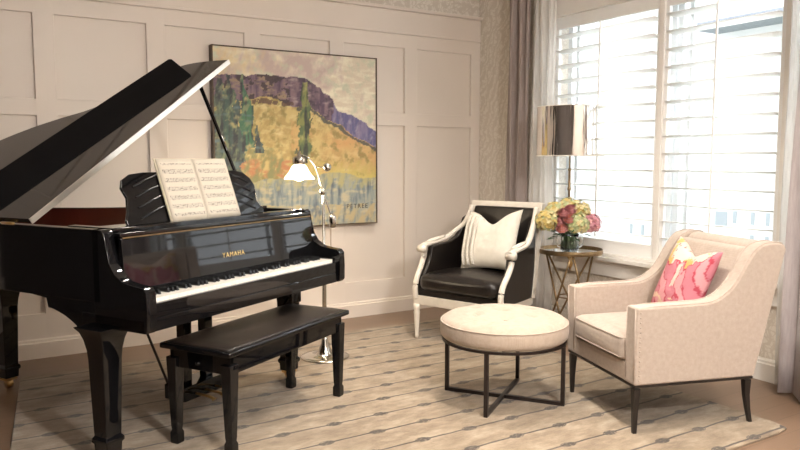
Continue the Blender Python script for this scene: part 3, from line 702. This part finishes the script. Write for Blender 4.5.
# seat rail
rp=[(.0,.0),(.0,W0),(.52,W0-.07),(.52,.07)]
rin=[(.04,.045),(.04,W0-.045),(.48,W0-.11),(.48,.11)]
bm=ring_wall(B(),rp,rin,.245,.31); obj('seat_frame',bm,'white_wood',bc,bevel=.006)
bm=prism(B(),[(.02,.02),(.02,W0-.02),(.50,W0-.09),(.50,.09)],lambda p,q,h:(p,q,h),.30,.36); obj('seat_deck',bm,'leather',bc,bevel=.012,seg=3)
obj('seat_cushion',cushion_bm(-.02,.45,.058,W0-.058,.352,.468,.032,14,.045),'leather',bc,smooth=True)
def side(s):
    Y=(lambda y,x: y) if s==0 else (lambda y,x: W0-y)
    ex=0 if s==0 else .055; fx=.04 if s==0 else 0
    # arm rest: scroll at the front sweeping up to the back
    pts=[(.075,.022,.628),(.078,.02,.652),(.13,.02,.664),(.22,.026,.674),(.33,.036,.688),(.41,.048,.722),(.47,.056+ex,.79),(.51,.062+ex*1.3,.86),(.54,.066+ex*1.5,.93)]
    pts=[(x+fx*max(0,1-i/5),y,z) for i,(x,y,z) in enumerate(pts)]; P=smooth_pts([(x,Y(y,x),z) for x,y,z in pts],5); n=len(P)
    r=[(.028-.010*i/n,.019) for i in range(n)]
    o=obj('armrest',sweep(B(),P,r,10),'white_wood',bc,smooth=True)
    obj('scroll',sweep(B(),[(.078+fx,Y(-.012,0),.636),(.078+fx,Y(.052,0),.636)],.026,16),'white_wood',o,smooth=True)
    P=smooth_pts([(.004,Y(.022,0),.29),(-.004,Y(.022,0),.37),(.018,Y(.022,0),.44),(.06+fx*.5,Y(.022,0),.51),(.09+fx*.8,Y(.022,0),.57),(.10+fx,Y(.022,0),.64)],6)
    obj('arm_post',sweep(B(),P,[(.020,.020)]*len(P),10),'white_wood',bc,smooth=True)
    sp=[(.03,.30),(.02,.38),(.045,.44),(.085,.51),(.115,.57),(.13,.65),(.22,.662),(.33,.676),(.405,.71),(.46,.78),(.49,.84),(.53,.86),(.50,.30)]
    f=lambda p,q,h:(p,Y(.008+h+p*(.09 if s==0 else .15),p),q)
    obj('side_panel',prism(B(),sp,f,0,.045),'leather',bc,bevel=.012,seg=3)
    pad=[(.09,.628),(.17,.634),(.26,.655),(.30,.68)]
    obj('arm_pad',sweep(B(),[(.14,Y(.022,0),.682),(.19,Y(.026,0),.690),(.26,Y(.032,0),.698),(.33,Y(.038,0),.708)],[(.012,.008),(.021,.012),(.021,.012),(.012,.008)],10),'white_linen',bc,smooth=True)
side(0); side(1)
# back frame leaning
BL=math.atan2(.11,.55)
def bk(p,q,h): return (.48+q*math.sin(BL)+h*math.cos(BL), p, .40+q*math.cos(BL)-h*math.sin(BL))
y0,y1=.045,W0-.105
bm=B()
for a in ((y0,y0+.042,-.1,.575),(y1-.042,y1,-.1,.575)): prism(bm,[(a[0],a[2]),(a[1],a[2]),(a[1],a[3]),(a[0],a[3])],bk,0,.045)
prism(bm,[(y0,.535),(y1,.535),(y1,.578),(y0,.578)],bk,-.001,.046); prism(bm,[(y0,-.08),(y1,-.08),(y1,-.03),(y0,-.03)],bk,.001,.044)
obj('back_frame',bm,'white_wood',bc,bevel=.005)
obj('backrest',prism(B(),[(y0+.04,-.04),(y1-.04,-.04),(y1-.04,.537),(y0+.04,.537)],bk,-.025,.04),'leather',bc,bevel=.02,seg=4)
# white pillow with ruffles
wp=empty('throw_pillow',(0,0,0),0,'white linen throw pillow with ruffled bands on the black leather armchair','pillow')
obj('cover',pillow_bm(.46,.45,.15,.085,40,.05),'white_linen',wp,smooth=True)
for k,x in enumerate((-.165,-.125,-.085)):
    bm=B(); n=60; G=[]
    for i in range(n+1):
        b=-.93+1.8*i/n; a=x/.23; z=b*.225*(1-.1*(1-a*a)); kk=max(0,(b+.5)/1.5)**1.5; z-=.085*kk*math.exp(-(a/.45)**2)
        y=-.075*((1-a**4)*max(0,1-b**4))**.6*(1-.25*(a*a+b*b)/2)*(1-.35*kk*math.exp(-(a/.3)**2)); w=.006*math.sin(i*2.1)
        G.append((bm.verts.new((x,y+.001,z)),bm.verts.new((x-.014+w,y-.022,z)),bm.verts.new((x-.026-w,y-.006+.3*w,z))))
    for p,q in zip(G,G[1:]):
        for c in (0,1): bm.faces.new((p[c],p[c+1],q[c+1],q[c]))
    o=obj('ruffle',bm,'white_linen',wp,smooth=True); s=o.modifiers.new('s','SOLIDIFY'); s.thickness=.0015
wp.matrix_world=in_frame(bc,.36,.325,.70,R_(-90-4),R_(-20),R_(-4))

# ------------------------------------------------------------------ side table
tb=empty('side_table',(3.655,3.63,0),R_(20),'round glass topped side table with crossed brass legs beside the window','side table')
TR=.222; TZ=.645
obj('glass_top',lathe(B(),[(.001,TZ-.012),(TR-.006,TZ-.012),(TR-.006,TZ-.004),(.001,TZ-.004)],n=48,cap=False),'mirror',tb)
obj('rim',lathe(B(),[(TR-.006,TZ-.022),(TR,TZ-.022),(TR+.002,TZ-.008),(TR,TZ+.010),(TR-.004,TZ+.010),(TR-.006,TZ-.004),(TR-.006,TZ-.022)],n=48,cap=False),'antique_brass',tb,smooth=False)
for k in range(3):
    A=2*math.pi*k/3+.5
    for s in (-1,1):
        A2=A+s*R_(58)
        obj('leg',sweep(B(),[(.19*math.cos(A2),.19*math.sin(A2),TZ-.02),(.17*math.cos(A+R_(180)*0-s*R_(50)),.17*math.sin(A-s*R_(50)),.006)],.0075,8),'antique_brass',tb,smooth=True)
obj('stretcher',sweep(B(),circ(.085,.31,24),.005,6,closed=True),'antique_brass',tb,smooth=True)
obj('finial',lathe(B(),[(.003,.50),(.016,.53),(.020,.55),(.012,.57),(.026,.60),(.03,.62),(.03,TZ-.013)],n=16),'brass',tb,smooth=True)

# vase with handles
VX,VY=3.600,3.585
vs=empty('vase',(VX,VY,TZ-.003),R_(-31.6),'clear glass vase with two handles holding flowers on the round table','vase')
obj('body',lathe(B(),[(.001,.0),(.052,.0),(.062,.012),(.064,.05),(.060,.10),(.064,.125),(.062,.125),(.057,.10),(.060,.05),(.057,.016),(.001,.012)],n=32,cap=False),'glass',vs,smooth=True)
obj('water',lathe(B(),[(.001,.0135),(.055,.017),(.0575,.05),(.0565,.075),(.001,.075)],n=32,cap=False),'water',vs,smooth=True)
for s in (-1,1): obj('handle',sweep(B(),smooth_pts([(s*.060,0,.105),(s*.085,0,.11),(s*.092,0,.08),(s*.084,0,.04),(s*.064,0,.03)],5),.005,8),'glass',vs,smooth=True)
# flower heads: many small four petalled florets
def petals(bm,c,nrm,r,cup=.2):
    nrm=Vector(nrm).normalized(); a=nrm.orthogonal().normalized(); b=nrm.cross(a); rot=random.random()*6; mi=random.randrange(3)
    for k in range(4):
        t=rot+k*math.pi/2; d=a*math.cos(t)+b*math.sin(t); e=nrm.cross(d)
        v=[c, c+d*r*.55+e*r*.5+nrm*r*cup, c+d*r+nrm*r*cup*.4, c+d*r*.55-e*r*.5+nrm*r*cup]
        bm.faces.new([bm.verts.new(p) for p in v]).material_index=mi
def bloom(px,pz,dep,rad,m,label,kind='hydrangea',squash=.92):
    px-=.015; rad*=1.06
    pz-=.004
    ar=R_(-31.6); x=VX+px*math.cos(ar)-dep*math.sin(ar); y=VY+px*math.sin(ar)+dep*math.cos(ar)
    root=empty(kind,(x,y,pz),0,label,'flower','flowers in the glass vase')
    bm=B(); n=int(95*(rad/.06)**1.2)
    if kind=='hydrangea':
        bmesh.ops.create_icosphere(bm,subdivisions=2,radius=rad*.70,matrix=Matrix.Diagonal((1,1,squash,1)))
        for i in range(n):
            z=1-1.85*(i+.5)/n; ph=i*2.39996; rr=math.sqrt(max(0,1-z*z)); d=Vector((rr*math.cos(ph),rr*math.sin(ph),z))
            rj=rad*(.82+.2*random.random()); petals(bm,Vector((d.x*rj,d.y*rj,d.z*rj*squash)),d+Vector((random.uniform(-.4,.4),random.uniform(-.4,.4),random.uniform(-.1,.4))),.0165)
    else:
        for L in range(6):
            r=rad*(.25+.15*L); k=5
            for j in range(k):
                t=j*2*math.pi/k+L*.6; w=math.pi/k*1.25; rows=[]
                for q in range(4):
                    f=q/3; rr=r*(.55+.5*math.sin(f*math.pi*.6)); zz=rad*(-.5+1.15*f-.12*L*f)
                    rows.append([bm.verts.new((rr*math.cos(t+a*w*(1-.35*f*f)),rr*math.sin(t+a*w*(1-.35*f*f)),zz)) for a in (-1,-.33,.33,1)])
                for A_,B_ in zip(rows,rows[1:]):
                    for c in range(3): bm.faces.new((A_[c],A_[c+1],B_[c+1],B_[c])).material_index=L%2
    me=bpy.data.meshes.new('flower_head'); bm.to_mesh(me); bm.free()
    fh=link('flower_head',me,m,root)
    if kind=='rose':   # open blossom turned to the room
        fh.rotation_euler=(R_(38),0,R_(-31.6+(-20 if px<0 else 15)))
    dx,dy=VX-x,VY-y; q=.35
    obj('stem',sweep(B(),smooth_pts([(0,0,-rad*.4),(dx*.6,dy*.6,(TZ+.13-pz)*.85),(dx*(1-q)+.0,dy*(1-q),TZ+.02-pz)],4),.004,6),'stem_green',root,smooth=True)
    return root
GO=('petal_gold','petal_gold2','petal_green'); GR=('petal_green','petal_green','petal_gold2'); RO=('petal_rose','petal_pink','petal_rose'); PK=('petal_pink','petal_rose2'); CO=('petal_coral','petal_pink')
bloom(-.150,.862,-.02,.080,GO,'golden yellow hydrangea head, leftmost in the vase')
bloom(-.085,.925,.03,.070,GO,'golden hydrangea head at the upper left of the bouquet')
bloom(.015,.955,.07,.065,GO,'small yellow hydrangea head behind the roses at the top centre of the bouquet')
bloom(.085,.925,.03,.075,GO,'yellow hydrangea head at the upper right of the bouquet')
bloom(.050,.845,-.085,.072,GR,'pale green hydrangea head at the lower front of the bouquet')
bloom(.150,.845,-.01,.074,RO,'deep pink hydrangea head, rightmost in the vase')
bloom(-.07,.86,-.05,.045,PK,'pink rose left of the pale green hydrangea','rose')
bloom(-.045,.925,-.055,.042,PK,'pink rose high in the bouquet left of centre','rose')
bloom(.008,.945,-.03,.044,PK,'pink rose at the top centre of the bouquet','rose')
bloom(-.012,.885,-.095,.042,CO,'coral rose in the middle of the bouquet','rose')
bloom(-.062,.818,-.095,.040,CO,'coral rose lowest in the bouquet, on the left','rose')
bm=B()
for i in range(26):
    a=random.random()*6.28; r=random.uniform(.03,.12); z=random.uniform(.74,.84); c=Vector((r*math.cos(a),r*math.sin(a),z-TZ)); d=Vector((math.cos(a),math.sin(a),random.uniform(-.4,.3))).normalized(); e=Vector((0,0,1)).cross(d).normalized()
    bm.faces.new([bm.verts.new(p) for p in (c,c+d*.035+e*.02+Vector((0,0,.008)),c+d*.075,c+d*.035-e*.02+Vector((0,0,.008)))])
for i in range(22):
    a=i*2.4; r0=.045*math.sqrt((i+.5)/22); sweep(bm,[(r0*math.cos(a),r0*math.sin(a),.02),(1.1*r0*math.cos(a+.5),1.1*r0*math.sin(a+.5),.13)],.0055,5)
lf=obj('foliage',bm,'leaf_green',vs); 

# ------------------------------------------------------------------ table lamp
tl_=empty('table_lamp',(3.705,3.705,TZ-.003),0,'slim chrome table lamp with mirrored drum shade on the round table','table lamp')
obj('base',lathe(B(),[(.055,0),(.058,.006),(.05,.014),(.02,.02),(.012,.03)],n=28),'chrome',tl_,smooth=True)
obj('pole',lathe(B(),[(.008,.02),(.008,.42),(.013,.425),(.013,.44),(.009,.445),(.009,.56),(.013,.565),(.013,.575),(.006,.58),(.006,.78)],n=14),'antique_brass',tl_,smooth=True)
SR,S0_,S1_=.236,.668,1.012
obj('shade',lathe(B(),[(SR,S0_),(SR,S1_),(SR-.003,S1_),(SR-.003,S0_),(SR,S0_)],n=64,cap=False),'shade_chrome',tl_,smooth=False)
for p in tl_.children:
    if p.name.startswith('shade'): p.data.polygons.foreach_set('use_smooth',[True]*len(p.data.polygons)); mo=p.modifiers.new('es','EDGE_SPLIT'); mo.split_angle=R_(40)
for z in (S0_,S1_): obj('shade_trim',sweep(B(),circ(SR,z),.003,6,closed=True),'white_linen',tl_,smooth=True)
for k in range(3): obj('spider_arm',sweep(B(),[(0,0,.775),(SR*math.cos(k*2.094),SR*math.sin(k*2.094),.99)],.002,5),'chrome',tl_)

# ------------------------------------------------------------------ added ceiling fill lights and other light
def fill_downlight(x,y,e,label):  # unseen ceiling lights, added as fill to brighten the room
    r=empty('fill_downlight',(x,y,CZ),0,label,'ceiling light','added ceiling fill lights')
    obj('trim_ring',lathe(B(),[(.055,-.001),(.075,-.001),(.078,-.008),(.055,-.008),(.055,-.001)],n=28,cap=False),'trim_paint',r)
    obj('lens',lathe(B(),[(.001,-.003),(.055,-.003),(.055,-.006),(.001,-.006)],n=28,cap=False),'fill_downlight',r)
    l=bpy.data.lights.new('fill_beam','SPOT'); l.energy=e; l.color=(1,.90,.79); l.spot_size=R_(125); l.spot_blend=.9; l.shadow_soft_size=.10
    lo=bpy.data.objects.new('fill_beam',l); COL.objects.link(lo); lo.location=(0,0,-.03); lo.parent=r
fill_downlight(2.5,3.3,80,'added ceiling fill light above the black armchair')
fill_downlight(2.0,2.1,95,'added ceiling fill light above the near end of the rug')
fill_downlight(.9,.9,110,'added ceiling fill light above the camera side of the room')
fill_downlight(2.9,.7,75,'added ceiling fill light near the far end of the window wall')
# bulb light
l=bpy.data.lights.new('bulb_light','POINT'); l.energy=5; l.color=(1,.80,.55); l.shadow_soft_size=.03
lo=bpy.data.objects.new('bulb_light',l); COL.objects.link(lo); lo.parent=fl_; lo.location=(-.150,0,1.11)
# daylight falling from the sky above the window, outside
l=bpy.data.lights.new('window_daylight','AREA'); l.shape='RECTANGLE'; l.size=4.2; l.size_y=2.4; l.energy=520; l.color=(.86,.93,1.0)
lo=bpy.data.objects.new('window_daylight',l); COL.objects.link(lo); lo.location=(XB+2.6,2.4,4.6)
lo.rotation_euler=Vector((1.0,0,1.15)).to_track_quat('Z','Y').to_euler()
# unseen globe lamp, added behind the camera to brighten walls and ceiling
pd=empty('fill_pendant',(1.3,-.5,CZ),0,'white fill lamp added out of view behind the camera','pendant lamp')
obj('canopy',lathe(B(),[(.001,-.001),(.06,-.001),(.06,-.02),(.02,-.03),(.001,-.03)],n=24),'nickel',pd,smooth=True)
obj('cord',sweep(B(),[(0,0,-.03),(0,0,-.42)],.004,6),'black_metal',pd)
obj('globe',lathe(B(),[(.03,-.42)]+[(.14*math.sin(R_(a)),-.56+.14*math.cos(R_(a))) for a in range(14,180,11)],n=28),'globe',pd,smooth=True)
w=bpy.data.worlds.new('sky'); SC.world=w; w.use_nodes=True; bg=w.node_tree.nodes['Background']; bg.inputs[0].default_value=(.93,.97,1.0,1); bg.inputs[1].default_value=1.15

# ------------------------------------------------------------------ camera
cam=bpy.data.cameras.new('camera'); co=bpy.data.objects.new('camera',cam); COL.objects.link(co); SC.camera=co
cam.sensor_width=36; cam.lens=710/800*36; co.location=(0,0,1.28)
az=R_(58.4); pt=math.atan(65/710)
fw=Vector((math.cos(az)*math.cos(pt),math.sin(az)*math.cos(pt),-math.sin(pt)))
co.rotation_euler=fw.to_track_quat('-Z','Y').to_euler()
cam.clip_start=.05
SC.view_settings.view_transform='Standard'; SC.view_settings.look='None'; SC.view_settings.gamma=1; SC.view_settings.use_curve_mapping=False
SC.view_settings.exposure=1.32
SC.cycles.max_bounces=10; SC.cycles.transparent_max_bounces=12; SC.cycles.use_denoising=True
SC.cycles.sample_clamp_indirect=6
